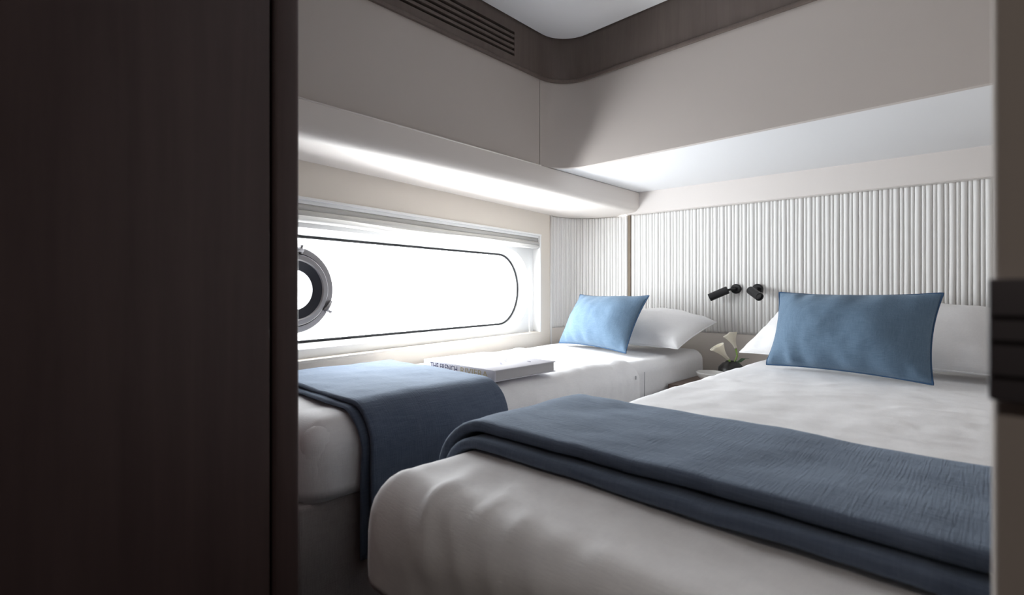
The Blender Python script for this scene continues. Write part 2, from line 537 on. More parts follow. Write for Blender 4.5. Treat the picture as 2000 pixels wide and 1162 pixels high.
for i in range(NB):
    p, n = arc[i]; q, n2 = arc[i + 1]
    l = (q - p).length
    while acc + l > nxt:
        u = (nxt - acc) / l
        pp = p.lerp(q, u); nn = n.lerp(n2, u).normalized()
        place_rib((WIDE if k % 2 == 0 else NARROW)[(k // 2) % 4], pp, nn, cp)
        nxt += 0.0180 if k % 2 == 0 else PITCH - 0.0180
        k += 1
    acc += l
# dark seam strip between both rib panels and pale bead at the hull
quad_slab('seam_strip', A - hdir * 0.010, A + hdir * 0.004, hn, -0.012, -0.002, 0.3, ZR, 'seam', cp)
tube('edge_bead', [C2 + HN * 0.004 + Vector((0, 0, z)) for z in (0.2, 0.7, ZR)], 0.006, 'rib', cp, 10)

# ------------------------------------------------------------------ hull wall with window recess
wl = structure(empty('wall_left'), 'cream hull side wall around the window recess')
sA = -0.47                                 # start (at door bulkhead)
sB = (C2 - H0).dot(HD)
r0, r1 = -0.17, sB - 0.100                 # recess ends along the wall
rz0, rz1 = CZ - 0.245, CZ + 0.306          # recess bottom and top
T = 0.09
def hull_slab(name, s0, s1, z0, z1, d0, d1, material, parent, bevel=0.0):
    V = []
    for z in (z0, z1):
        for s, d in ((s0, d0), (s1, d0), (s1, d1), (s0, d1)):
            V.append(hp(s, z, d))
    o = obj(name, V, [(0, 1, 2, 3), (4, 5, 6, 7), (0, 1, 5, 4), (1, 2, 6, 5), (2, 3, 7, 6), (3, 0, 4, 7)], material, parent)
    if bevel:
        bm = bmesh.new(); bm.from_mesh(o.data)
        bmesh.ops.bevel(bm, geom=list(bm.edges), offset=bevel, segments=2, affect='EDGES', profile=0.5)
        bm.to_mesh(o.data); bm.free()
    return o
hull_slab('lining_panel', sA, sB, rz1, ZR + 0.02, -T, 0, 'hull', wl)
hull_slab('lining_panel', sA, sB, 0.0, rz0, -T, 0, 'hull', wl)
hull_slab('lining_panel', r1, sB, rz0, rz1, -T, 0, 'hull', wl)
hull_slab('lining_panel', sA, r0, rz0, rz1, -T, 0, 'hull', wl)

win = structure(empty('window_1'), 'long hull window with rounded ends and a round porthole')
# pale frame edge round the recess
def frame_loop(s0, s1, z0, z1, d, w):
    return [hp(s0, z0, d), hp(s1, z0, d), hp(s1, z1, d), hp(s0, z1, d)]
hull_slab('recess_edge', r0 - 0.004, r1 + 0.004, rz1 - 0.010, rz1, -0.05, 0.003, 'white_frame', win, 0.0015)
hull_slab('recess_edge', r1 - 0.010, r1, rz0, rz1 - 0.010, -0.05, 0.003, 'white_frame', win, 0.0015)
hull_slab('recess_edge', r0, r0 + 0.010, rz0, rz1 - 0.010, -0.05, 0.003, 'white_frame', win, 0.0015)
hull_slab('sill', r0, r1, rz0, rz0 + 0.010, -0.07, 0.004, 'hull', win, 0.0015)
# surround plate with a stadium opening
DP = -0.045                                # plate face
GD = -0.105                                # glass plane
def stadium(s0, s1, z0, z1, n=20):
    r = (z1 - z0) / 2; zc = (z0 + z1) / 2
    k = 0.92 * r                           # slightly flattened ends
    pts = []
    for i in range(n + 1):
        a = -math.pi / 2 + math.pi * i / n
        pts.append((s1 - k + k * math.cos(a), zc + r * math.sin(a)))
    for i in range(n + 1):
        a = math.pi / 2 + math.pi * i / n
        pts.append((s0 + k + k * math.cos(a), zc + r * math.sin(a)))
    return pts
gs0, gs1, gz0, gz1 = r0 + 0.03, 1.362, CZ - 0.186, CZ + 0.186
st_in = stadium(gs0, gs1, gz0, gz1)
st_out = stadium(gs0 - 0.022, gs1 + 0.040, gz0 - 0.018, gz1 + 0.024)
rect = []
for (s, z) in st_out:                      # matching points on the recess rectangle
    zc = (gz0 + gz1) / 2
    s_ = s; z_ = rz1 if z > zc else rz0
    rect.append((s_, z_))
ms = [p[0] for p in st_out]; nS = len(st_out)
half = nS // 2
V, F = [], []
for i, (s, z) in enumerate(rect):
    V.append(hp(s, z, DP))
for (s, z) in st_out: V.append(hp(s, z, DP))
for (s, z) in [((a[0] * .25 + b[0] * .75), (a[1] * .25 + b[1] * .75)) for a, b in zip(st_out, st_in)]: V.append(hp(s, z, DP - 0.035))
for (s, z) in st_in: V.append(hp(s, z, GD + 0.006))
for i in range(nS):
    j = (i + 1) % nS
    for k in range(3):
        a, b = k * nS, (k + 1) * nS
        F.append((a + i, a + j, b + j, b + i))
# plate ends beyond the round ends
base = len(V)
plate_front = mesh('surround_plate', V, F)
o = link('surround_plate', plate_front, 'white_frame', win, True)
try: o.data.set_sharp_from_angle(angle=math.radians(28))
except Exception: pass
for (sa, sb) in ((max(ms), r1), (r0, min(ms))):
    if sb > sa:
        hull_slab('surround_plate_end', sa, sb, rz0, rz1, DP - 0.004, DP, 'white_frame', win)
# reveal closing the recess between wall lining and hull
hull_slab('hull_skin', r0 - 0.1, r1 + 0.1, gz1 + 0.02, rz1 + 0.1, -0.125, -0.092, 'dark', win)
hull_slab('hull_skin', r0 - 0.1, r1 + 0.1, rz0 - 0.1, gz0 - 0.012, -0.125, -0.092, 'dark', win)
# gasket line
V = [hp(s, z, GD + 0.0085) for s, z in stadium(gs0 + 0.003, gs1 - 0.003, gz0 + 0.003, gz1 - 0.003)]
tube('gasket', V, 0.0055, 'gasket', win, 8, True)
# pane
zc = (gz0 + gz1) / 2
pane = [hp(s, z, GD) for s, z in st_in] + [hp(s, z, GD - 0.004) for s, z in st_in]
n = len(st_in)
F = [tuple(range(n)), tuple(range(n, 2 * n))] + [(i, (i + 1) % n, n + (i + 1) % n, n + i) for i in range(n)]
obj('pane', pane, F, 'glass', win)
# porthole: steel ring, black rubber, swing-latch
PS, PZ, PR = 0.048, CZ - 0.002, 0.150
ph = Matrix(((HD.x, 0, HN.x), (HD.y, 0, HN.y), (0, 1, 0)))       # local x along wall, y up, z into room
ph4 = ph.to_4x4()
def ring(name, prof, material, parent, seg=64):
    c = hp(PS, PZ, GD)
    V, F = [], []
    m = len(prof)
    for k in range(seg):
        a = 2 * math.pi * k / seg
        for (r, d) in prof:
            V.append(c + ph @ Vector((r * math.cos(a), r * math.sin(a), d)))
    for k in range(seg):
        l = (k + 1) % seg
        for j in range(m):
            i = (j + 1) % m
            F.append((k * m + j, k * m + i, l * m + i, l * m + j))
    o = obj(name, V, F, material, parent, True)
    try: o.data.set_sharp_from_angle(angle=math.radians(30))
    except Exception: pass
    return o
pf = ring('porthole_frame', [(PR, 0.001), (PR, 0.014), (PR - 0.004, 0.017), (PR - 0.022, 0.017), (PR - 0.024, 0.012), (PR - 0.026, 0.012), (PR - 0.026, 0.001)], 'steel', win)
ring('inner_ring', [(PR - 0.0262, 0.0012), (PR - 0.0262, 0.022), (PR - 0.029, 0.025), (PR - 0.044, 0.025), (PR - 0.048, 0.021), (PR - 0.048, 0.0012)], 'steel', pf)
ring('seal', [(PR - 0.0485, 0.0014), (PR - 0.0485, 0.020), (PR - 0.080, 0.010), (PR - 0.080, 0.0014)], 'rubber', pf)
for ang in (-27, 87):
    a = math.radians(ang)
    c = hp(PS, PZ, GD) + ph @ Vector((math.cos(a) * (PR - 0.012), math.sin(a) * (PR - 0.012), 0.024))
    tang = ph @ Vector((-math.sin(a), math.cos(a), 0)); radial = ph @ Vector((math.cos(a), math.sin(a), 0))
    lt = tube('latch', [c - tang * 0.018, c, c + tang * 0.026 + radial * 0.003], [0.008, 0.008, 0.006], 'steel', pf, 10)
    tube('latch', [c - tang * 0.012 - radial * 0.012, c - tang * 0.012 + radial * 0.010, c - tang * 0.012 + radial * 0.018], [0.006, 0.006, 0.008], 'steel', pf, 10)

# daylight portal in the window opening (guides the sky light, emits nothing itself)
pd = bpy.data.lights.new('window_portal', 'AREA')
pd.shape = 'RECTANGLE'; pd.size = gs1 - gs0; pd.size_y = gz1 - gz0
pd.cycles.is_portal = True
po = bpy.data.objects.new('window_portal', pd)
c = hp((gs0 + gs1) / 2, zc, GD - 0.02)
mx = Matrix((( HD.x, 0, -HN.x), (HD.y, 0, -HN.y), (0, 1, 0)))
po.matrix_world = Matrix.Translation(c) @ mx.to_4x4()
COL.objects.link(po)

# roman blind folded up in the recess
bl = tag(empty('roman_blind', tuple(hp((r0 + r1) / 2, rz1 - 0.02, -0.02))), 'white roman blind folded up at the top of the hull window', 'blind')
binv = bl.location.copy()
hull_o = hull_slab('headrail', r0 + 0.012, r1 - 0.012, rz1 - 0.022, rz1 - 0.0105, -0.044, -0.006, 'white_frame', bl)
for v in hull_o.data.vertices: v.co -= binv
def blind_fold(idx, z_top, hgt, d_front, sag, seed):
    V, F = [], []
    ns, na = 70, 10
    s0, s1 = r0 + 0.014, r1 - 0.014
    for i in range(ns + 1):
        u = i / ns; s = s0 + (s1 - s0) * u
        wob = sag * (0.55 * math.sin(u * 7.0 + seed) + 0.45 * math.sin(u * 15.0 + seed * 2.3)) * math.sin(math.pi * u) ** 0.5
        db = 0.003 * math.sin(u * 11 + seed * 3)
        for k in range(na):
            a = 2 * math.pi * k / na
            ca, sa = math.cos(a), math.sin(a)
            zz = z_top - hgt / 2 + sa * hgt / 2 * (1.0 if sa > 0 else 1.15) + wob
            dd = -0.026 + (d_front + 0.026 + db) * ca * (1.0 if sa < 0 else 0.8) * (1 if ca > 0 else 0.6)
            V.append(hp(s, zz, max(dd, -0.043)) - binv)
    for i in range(ns):
        for k in range(na):
            l = (k + 1) % na
            F.append((i * na + k, i * na + l, (i + 1) * na + l, (i + 1) * na + k))
    F.append(tuple(range(na))); F.append(tuple(range(ns * na, (ns + 1) * na)))
    return obj('fold', V, F, 'blind', bl, True)
blind_fold(0, rz1 - 0.020, 0.022, -0.002, 0.001, 0.3)
blind_fold(1, rz1 - 0.040, 0.022, 0.004, 0.0025, 1.1)
blind_fold(2, rz1 - 0.059, 0.022, 0.009, 0.0055, 2.0)

# ------------------------------------------------------------------ other walls
structure(box('wall_right', (XR, 0.40, 0), (XR + 0.06, hb_y(XR) + 0.02, ZC + 0.04), 'taupe'), 'taupe wall on the right of the cabin')
structure(box('wall_back', (hull_x(Y0) - 0.25, Y0 - 0.05, 0), (-0.69, Y0, ZC + 0.04), 'wood'), 'dark wooden bulkhead beside the doorway')
structure(box('wall_corridor', (0.55, -1.35, 0), (0.60, 0.40, ZC + 0.04), 'corridor'), 'side wall of the passage')
structure(box('wall_corridor', (-0.80, -1.35, 0), (-0.75, Y0 - 0.05, ZC + 0.04), 'corridor'), 'side wall of the passage behind the door')
structure(box('wall_corridor', (-0.80, -1.40, 0), (0.60, -1.35, ZC + 0.04), 'corridor'), 'end wall of the passage')
structure(box('wall_corridor', (0.085, 0.33, 0), (0.55, 0.40, ZC + 0.04), 'corridor'), 'bulkhead to the right of the doorway')
structure(box('trim_5', (-0.68, 0.238, ZC - 0.02), (0.09, 0.33, ZC + 0.03), 'wood'), 'door head lining')

# door post (rounded), open door leaf, right jamb with latch
post = structure(box('trim_3', (-0.69, 0.2375, 0), (-0.620, 0.2690, ZC - 0.02), 'wood', None, 0.005, 3), 'dark wooden door post')
door = structure(empty('door_1', (-0.64, -0.5, 0)), 'dark wooden door leaf swung open beside the camera')
box('leaf', (-0.0225, -0.10, 0.01), (0.0200, 0.7340, ZC - 0.03), 'wood', door, 0.003, 2)
box('hinge_gap', (-0.045, 0.730, 0.01), (-0.012, 0.7385, ZC - 0.03), 'dark', door)
jb = structure(empty('trim_4'), 'greyish brown door jamb with a dark latch keeper')
box('jamb_board', (-0.0005, 0.30, 0), (0.085, 0.37, ZC + 0.01), 'jamb', jb, 0.003, 3)
kp = box('keeper', (-0.0016, 0.2945, CZ - 0.047), (0.050, 0.300, CZ + 0.0045), 'latch', jb, 0.0012, 2)
for zz, hh in ((-0.012, 0.0012), (-0.0225, 0.0012), (-0.037, 0.0010)):
    box('keeper_slot', (-0.0004, 0.2938, CZ + zz), (0.048, 0.2946, CZ + zz + hh), 'dark', kp)

# ------------------------------------------------------------------ fill lamp added in the unseen passage behind the camera
def passage_fill(x, y):
    t = tag(empty('fill_downlight', (x, y, ZC - 0.02)), 'unseen fill lamp added in the passage ceiling behind the doorway', 'fill light')
    lathe('bezel', [(0.030, 0.0), (0.045, 0.0), (0.045, -0.006), (0.030, -0.008)], 'steel', t)
    lathe('lens', [(0.0, -0.003), (0.030, -0.003), (0.030, -0.001), (0.0, -0.001)], 'ceramic', t)
    ld = bpy.data.lights.new('fill_light', 'AREA')
    ld.shape = 'DISK'; ld.size = 0.06; ld.energy = 2.4; ld.spread = math.radians(120); ld.color = (1.0, 0.9, 0.82)
    lo = bpy.data.objects.new('fill_lamp', ld)
    lo.location = (0, 0, -0.01); lo.parent = t
    COL.objects.link(lo)
passage_fill(0.1, -0.55)

# ------------------------------------------------------------------ cloth helper: sheet draped over a slab
def drape(name, x0, x1, y0, y1, zt, zb, r, material, parent=None, res=0.02, top_fn=None, side_fn=None, fan=8, crown=0.0, tuck=0.0, loc=(0, 0, 0), rs=None):
    """rounded slab: top at zt, hem at zb, edge radius r"""
    rs = rs or r
    ix0, ix1, iy0, iy1 = x0 + rs, x1 - rs, y0 + rs, y1 - rs
    nx = max(2, int((ix1 - ix0) / res)); ny = max(2, int((iy1 - iy0) / res))
    V, F = [], []
    def topz(x, y):
        u = (x - x0) / (x1 - x0) * 2 - 1; v = (y - y0) / (y1 - y0) * 2 - 1
        z = zt + crown * (1 - u * u) * (1 - v ** 4)
        if top_fn: z += top_fn(x, y)
        return z
    for j in range(ny + 1):
        for i in range(nx + 1):
            x = ix0 + (ix1 - ix0) * i / nx; y = iy0 + (iy1 - iy0) * j / ny
            V.append(Vector((x, y, topz(x, y))))
    idx = lambda i, j: j * (nx + 1) + i
    for j in range(ny):
        for i in range(nx):
            F.append((idx(i, j), idx(i + 1, j), idx(i + 1, j + 1), idx(i, j + 1)))
    loop = []
    def corner(i, j, a0):
        for k in range(fan + 1):
            a = a0 + (math.pi / 2) * k / fan
            loop.append((idx(i, j), Vector((math.cos(a), math.sin(a), 0))))
    for i in range(1, nx): loop.append((idx(i, 0), Vector((0, -1, 0))))
    corner(nx, 0, -math.pi / 2)
    for j in range(1, ny): loop.append((idx(nx, j), Vector((1, 0, 0))))
    corner(nx, ny, 0)
    for i in range(nx - 1, 0, -1): loop.append((idx(i, ny), Vector((0, 1, 0))))
    corner(0, ny, math.pi / 2)
    for j in range(ny - 1, 0, -1): loop.append((idx(0, j), Vector((-1, 0, 0))))
    corner(0, 0, math.pi)
    na = 8
    steps = [(rs * math.sin(math.pi / 2 * k / na), r * (1 - math.cos(math.pi / 2 * k / na))) for k in range(1, na + 1)]
    nside = max(2, int((zt - r - zb) / res))
    for k in range(1, nside + 1):
        steps.append((rs, r + (zt - r - zb) * k / nside))
    if tuck: steps.append((rs - tuck, zt - zb))
    m = len(loop); prev = [l[0] for l in loop]
    s_acc = 0
    for (off, drop) in steps:
        cur = []
        fr = drop / (zt - zb)
        for q, (vi, n) in enumerate(loop):
            b = V[vi]
            ztop = b.z
            z = ztop - (ztop - zb) * fr
            p = Vector((b.x + n.x * off, b.y + n.y * off, z))
            if side_fn: p = p + n * side_fn(p.x, p.y, z, fr) * min(1.0, off / rs)
            V.append(p); cur.append(len(V) - 1)
        for q in range(m):
            w = (q + 1) % m
            f = [prev[q], cur[q], cur[w], prev[w]]
            ff = []
            for a in f:
                if a not in ff: ff.append(a)
            if len(ff) >= 3: F.append(tuple(ff))
        prev = cur
    F.append(tuple(reversed(prev)))
    L0 = Vector(loc)
    return obj(name, [v - L0 for v in V], F, material, parent, True)

MT = CZ - 0.290          # mattress top
# ------------------------------------------------------------------ bed by the window
BX1 = -1.05
bed = tag(empty('single_bed', (-1.40, 1.5, 0)), 'white single bed along the wall under the hull window', 'bed', 'twin beds')
bl0 = Vector(bed.location)
def shift(o, L):
    for v in o.data.vertices: v.co -= L
    return o
yA, yB = 0.47, 2.52
def hull_clip(x, y):     # keep bedding clear of the slanted hull wall
    return x
bw0 = hull_x(0.47) + 0.02
# the base and mattress follow the slanted hull side
def slant(o, x_from):
    for v in o.data.vertices:
        x, y = v.co.x, v.co.y
        tgt = hull_x(y) + 0.012
        u = (BX1 - x) / (BX1 - x_from)
        v.co.x = BX1 - u * (BX1 - tgt)
    return o
bx0 = -1.75
o = box('base', (bx0, yA - 0.015, 0.0), (BX1 - 0.012, 2.20, CZ - 0.462), 'base', bed, 0.012, 3)
slant(o, bx0); shift(o, bl0)
def mat_top(x, y): return 0.004 * fbm(x * 5, y * 5, 1.0)
o = drape('mattress', bx0, BX1 + 0.0, yA, yB, MT - 0.012, CZ - 0.462, 0.05, 'sheet', bed, 0.03, mat_top, lambda x, y, z, f: 0.004 * fbm(x * 4, y * 4, z * 8), tuck=0.03)
for v in o.data.vertices:                   # round the head end into the corner
    pass
slant(o, bx0); shift(o, bl0)
# keep the corner of the mattress out of the rounded corner panel
for v in o.data.vertices:
    w = v.co + bl0
    if w.y > 2.15:
        u = (w.y - 2.15) / (yB - 2.15)
        lim = -1.80 + 0.36 * max(0, u) ** 2.2
        if w.x < lim: v.co.x = lim - bl0.x
def cov_top(x, y):
    return 0.005 * fbm(x * 4 + 3, y * 4, 2.0) + 0.003 * fbm(x * 10, y * 16, 5) + 0.005 * fbm(x * 4, y * 30, 6) * max(0.0, 1 - (BX1 - x) / 0.3)
def cov_side(x, y, z, f):
    d = 0.010 * f * fbm(y * 9, 3.3 + z * 1.5, x * 2) + 0.005 * fbm(y * 30, z * 3, x)
    return d
o = drape('coverlet', bx0, BX1 + 0.012, yA - 0.012, 1.90, MT, CZ - 0.455, 0.085, 'sheet', bed, 0.018, cov_top, cov_side)
slant(o, bx0); shift(o, bl0)
tube('hem_stitch', [Vector((BX1 + 0.0145, 1.872, z)) - bl0 for z in (MT - 0.05, MT - 0.10, MT - 0.16)], 0.0015, 'stitch', bed, 6)

box('care_tag', (BX1 + 0.012, 1.802, MT - 0.072), (BX1 + 0.0150, 1.807, MT - 0.058), 'stitch', bed)
shift(bpy.data.objects['care_tag'], bl0)
# ------------------------------------------------------------------ bed beside the door
RX0, RX1 = -0.722, 0.055
bed2 = tag(empty('single_bed', (-0.33, 1.5, 0)), 'white single bed in the foreground with its foot towards the doorway', 'bed', 'twin beds')
b2 = Vector(bed2.location)
shift(box('base', (RX0 + 0.02, 0.445, 0.0), (RX1 - 0.01, 2.57, CZ - 0.43), 'base', bed2, 0.012, 3), b2)
o = drape('mattress', RX0 + 0.02, RX1 - 0.008, 0.46, 2.585, MT - 0.018, CZ - 0.44, 0.05, 'sheet', bed2, 0.035, mat_top, tuck=0.03)
shift(o, b2)
def crease(a, b, seed, sharp=3.0):
    n = noise.noise(Vector((a, b, seed)))
    return (1 - min(1.0, abs(n) * sharp)) ** 2
def d_common(x, y, z):
    # drag lines fanning out from the near foot corner, fading along the foot
    dx, dy = x - RX0, (y - 0.40) - (MT - z)
    w = math.exp(-((dx - 0.20) / 0.20) ** 2) * math.exp(-((dy - 0.03) / 0.13) ** 2)
    q = dx + 0.6 * dy + 0.015 * fbm(x * 6, y * 6, z * 6)
    e = 0.010 * w * crease(q * 13.0, dy * 2.5, 2.2, 3.2) + 0.004 * w * crease(q * 29.0, dy * 4.0, 7.7, 2.6)
    # one long pull running along the foot towards the middle of the bed
    w2 = math.exp(-((dx - 0.36) / 0.22) ** 2)
    e += 0.006 * w2 * math.exp(-((dy + 0.02 - 0.28 * (dx - 0.36)) / 0.018) ** 2)
    return e
def d_top(x, y):
    z = 0.005 * fbm(x * 3.5, y * 4.5, 8.0) + 0.0022 * fbm(x * 11, y * 8, 3)
    z += 0.004 * crease(x * 1.6, y * 9 + 1.5 * fbm(x * 3, y * 3), 4.4, 2.5) * max(0.0, 1 - abs(y - 1.50) / 0.42)
    return z + d_common(x, y, MT)
def d_side(x, y, z, f):
    a = fbm(x * 5 + y * 5, z * 2.5, 1.7)
    b = fbm(x * 13 - y * 13, z * 4, 4.2)
    return (0.009 * a + 0.003 * b) * (0.3 + 0.7 * f) + d_common(x, y, z) * (1 - 0.5 * f)
o = drape('duvet', RX0, RX1 + 0.004, 0.402, 2.30, MT + 0.004, CZ - 0.445, 0.090, 'sheet', bed2, 0.011, d_top, d_side, fan=12, crown=0.004, rs=0.062)
shift(o, b2)

# ------------------------------------------------------------------ throws
def throw_layer(name, xa, xb, side_x, y0, y1, zt, thick, drop, r, material, parent, L0, skew=0.0, seed=0.0, path_right=None):
    """blanket layer lying across a bed (x from xb to the aisle side) and hanging over side_x"""
    # path in (x,z): from far x over the top to the aisle edge, then down
    P = []
    sgn = 1 if side_x > xb else -1
    flat_end = side_x - sgn * r
    nfl = 34
    for i in range(nfl + 1):
        P.append((xb + (flat_end - xb) * i / nfl, zt, 0.0, 1.0))
    for i in range(1, 11):
        a = (math.pi / 2) * i / 10
        P.append((flat_end + sgn * r * math.sin(a), zt - r + r * math.cos(a), sgn * math.sin(a), math.cos(a)))
    nd = 14
    for i in range(1, nd + 1):
        P.append((side_x, zt - r - drop * i / nd, sgn, 0.0))
    # cross section of the layer: rounded slab along y, thickness along the path normal
    sec = []
    ny = 26
    h = thick / 2
    for i in range(ny + 1): sec.append((i / ny, h, 1))
    for k in range(1, 6):
        a = math.pi / 2 - math.pi * k / 6
        sec.append((1.0, h * math.sin(a), math.cos(a)))
    for i in range(ny, -1, -1): sec.append((i / ny, -h, -1))
    for k in range(1, 6):
        a = -math.pi / 2 - math.pi * k / 6
        sec.append((0.0, h * math.sin(a), math.cos(a)))
    V, F = [], []
    m = len(sec)
    for i, (x, z, nx, nz) in enumerate(P):
        u = i / (len(P) - 1)
        ya = y0 + skew * (1 - u) + 0.006 * fbm(u * 5, seed, 1)
        yb = y1 + 0.006 * fbm(u * 5, seed + 3, 1)
        hang = max(0.0, (i - nfl - 6) / (len(P) - nfl - 6))
        for (t, d, c) in sec:
            endr = c * h if abs(d) < h else 0.0
            if t >= 1.0 and abs(d) < h: y = yb + abs(c) * h
            elif t <= 0.0 and abs(d) < h: y = ya - abs(c) * h
            else: y = ya + (yb - ya) * t
            bump = 0.0035 * fbm(x * 5 + seed, y * 6, z * 4) + 0.0015 * fbm(x * 14, y * 14, z * 9 + seed)
            bump += hang * 0.006 * math.sin(y * 22 + seed)
            dd = d + bump + h + 0.002
            V.append(Vector((x + nx * dd, y, z + nz * dd)) - L0)
    for i in range(len(P) - 1):
        for k in range(m):
            l = (k + 1) % m
            F.append((i * m + k, i * m + l, (i + 1) * m + l, (i + 1) * m + k))
    F.append(tuple(range(m))); F.append(tuple(range((len(P) - 1) * m, len(P) * m)))
    return obj(name, V, F, material, parent, True)

th = tag(empty('throw_blanket', (-1.40, 0.82, MT + 0.01)), 'slate blue throw across the window bed, hanging down to the aisle', 'blanket', 'folded throws')
L0 = Vector(th.location)
throw_layer('lower_layer', 0, -1.60, BX1 + 0.024, 0.585, 1.035, MT + 0.007, 0.010, 0.235, 0.088, 'throw', th, L0, 0.0, 4.0)
throw_layer('upper_layer', 0, -1.60, BX1 + 0.036, 0.600, 1.030, MT + 0.019, 0.012, 0.225, 0.094, 'throw', th, L0, 0.0, 1.0)

th2 = tag(empty('throw_blanket', (-0.33, 0.85, MT + 0.012)), 'folded slate blue throw across the foreground bed', 'blanket', 'folded throws')
L0 = Vector(th2.location)
throw_layer('lower_layer', 0, RX1 - 0.01, RX0 - 0.008, 0.592, 0.935, MT + 0.010, 0.020, 0.16, 0.090, 'throw', th2, L0, 0.012, 2.0)
throw_layer('upper_layer', 0, RX1 - 0.01, RX0 - 0.034, 0.608, 0.925, MT + 0.033, 0.020, 0.14, 0.098, 'throw', th2, L0, 0.018, 6.0)

# ------------------------------------------------------------------ pillows and cushions
def pillow(name, w, h, t, mtx, material, seed, label, cat, group=None, pinch=0.06, seam=None, wr=0.006, flat_back=0.0, nu=48, nv=34, pw=0.42):
    """pillow in local x (width) / y (height) / z (thickness), placed by mtx"""
    root = empty(name)
    root.matrix_world = mtx
    tag(root, label, cat, group)
    V, F = [], []
    edge = []
    for side in (1, -1):
        for j in range(nv + 1):
            v = -1 + 2 * j / nv
            for i in range(nu + 1):
                u = -1 + 2 * i / nu
                uu = math.copysign(1 - (1 - abs(u)) ** 1.25, u); vv = math.copysign(1 - (1 - abs(v)) ** 1.25, v)
                x = w / 2 * uu * (1 - pinch * (1 - vv * vv) * abs(uu) ** 2)
                y = h / 2 * vv * (1 - pinch * 1.2 * (1 - uu * uu) * abs(vv) ** 2)
                e = max(0.0, (1 - uu ** 2) * (1 - vv ** 2))
                z = t / 2 * e ** pw
                z *= 1 + 0.10 * fbm(x * 5, y * 5, seed)
                # gathers along the edges
                ed = (1 - abs(vv)); ed2 = (1 - abs(uu))
                gk = 1.6 if vv < 0 else 0.8
                z += gk * wr * math.sin(x * 62 + 3 * fbm(x * 8, seed, 2) + 1.5 * vv) * math.exp(-ed * 4.5) * min(1, ed * 9) * (0.6 + fbm(x * 4, seed, 9))
                z += wr * math.sin(y * 60 + 3 * fbm(y * 8, seed, 5)) * math.exp(-ed2 * 9) * min(1, ed2 * 9) * (0.5 + fbm(y * 4, seed, 7))
                z += wr * 0.7 * fbm(x * 9, y * 9, seed + 2) * min(1, 4 * e)
                z = max(z, 0.0)
                zz = side * z
                if side < 0: zz *= (1 - flat_back)
                bend = 0.0
                V.append(Vector((x, y, zz)))
    n1 = (nu + 1) * (nv + 1)
    for j in range(nv):
        for i in range(nu):
            a = j * (nu + 1) + i
            F.append((a, a + 1, a + nu + 2, a + nu + 1))
            F.append((n1 + a, n1 + a + nu + 1, n1 + a + nu + 2, n1 + a + 1))
    me = bpy.data.meshes.new('cover')
    me.from_pydata([tuple(v) for v in V], [], F)
    bm = bmesh.new(); bm.from_mesh(me)
    bmesh.ops.remove_doubles(bm, verts=bm.verts, dist=0.0004)
    bmesh.ops.recalc_face_normals(bm, faces=bm.faces)
    bm.to_mesh(me); bm.free()
    cov = link('cover', me, material, root, True)
    pts = []
    for i in range(nu): pts.append(V[i])
    for j in range(nv): pts.append(V[j * (nu + 1) + nu])
    for i in range(nu, 0, -1): pts.append(V[nv * (nu + 1) + i])
    for j in range(nv, 0, -1): pts.append(V[j * (nu + 1)])
    tube('seam', pts, 0.0028, seam or material, cov, 6, True)
    return root

def frame(bl_, br_, tilt_vec, c_off=0.0):
    """matrix: origin at middle of the lower edge, x along lower edge, y along tilt_vec"""
    bl_, br_ = Vector(bl_), Vector(br_)
    x = (br_ - bl_).normalized()
    y = Vector(tilt_vec); y = (y - x * y.dot(x)).normalized()
    z = x.cross(y)
    return bl_, br_, x, y, z

def place(bl_, br_, tilt, h, off=0.0):
    b0, b1, x, y, z = frame(bl_, br_, tilt)
    c = (b0 + b1) / 2 + y * (h / 2) + z * off
    m = Matrix((x, y, z)).transposed().to_4x4()
    m.translation = c
    return m

# white pillows, tilted against the headboard
m = place((-1.545, 2.190, MT + 0.024), (-1.030, 2.150, MT + 0.024), (0.02, 0.37, 0.105), 0.375)
pillow('pillow', 0.53, 0.38, 0.21, m, 'pillow', 3.1, 'white pillow on the window bed behind its blue cushion', 'pillow', 'white pillows', 0.05, None, 0.006, 0.72)
m = place((-0.755, 2.12, MT + 0.040), (0.03, 2.045, MT + 0.040), (0.0, 0.42, 0.17), 0.44)
pillow('pillow', 0.76, 0.46, 0.19, m, 'pillow', 8.4, 'white pillow on the foreground bed behind its blue cushion', 'pillow', 'white pillows', 0.05, None, 0.008, 0.6)
# blue cushions
m = place((-1.685, 2.120, MT + 0.008), (-1.172, 1.972, MT + 0.008), (0.03, 0.135, 0.25), 0.285, 0.0)
pillow('cushion', 0.51, 0.292, 0.20, m, 'blue', 1.7, 'blue linen cushion on the window bed', 'cushion', 'blue linen cushions', 0.07, 'blue_seam', 0.009, 0.55, pw=0.6)
m = place((-0.595, 1.955, MT + 0.021), (-0.122, 1.866, MT + 0.021), (0.01, 0.095, 0.268), 0.270, 0.0)
pillow('cushion', 0.478, 0.276, 0.21, m, 'blue', 5.2, 'blue linen cushion on the foreground bed', 'cushion', 'blue linen cushions', 0.065, 'blue_seam', 0.011, 0.55, pw=0.62)

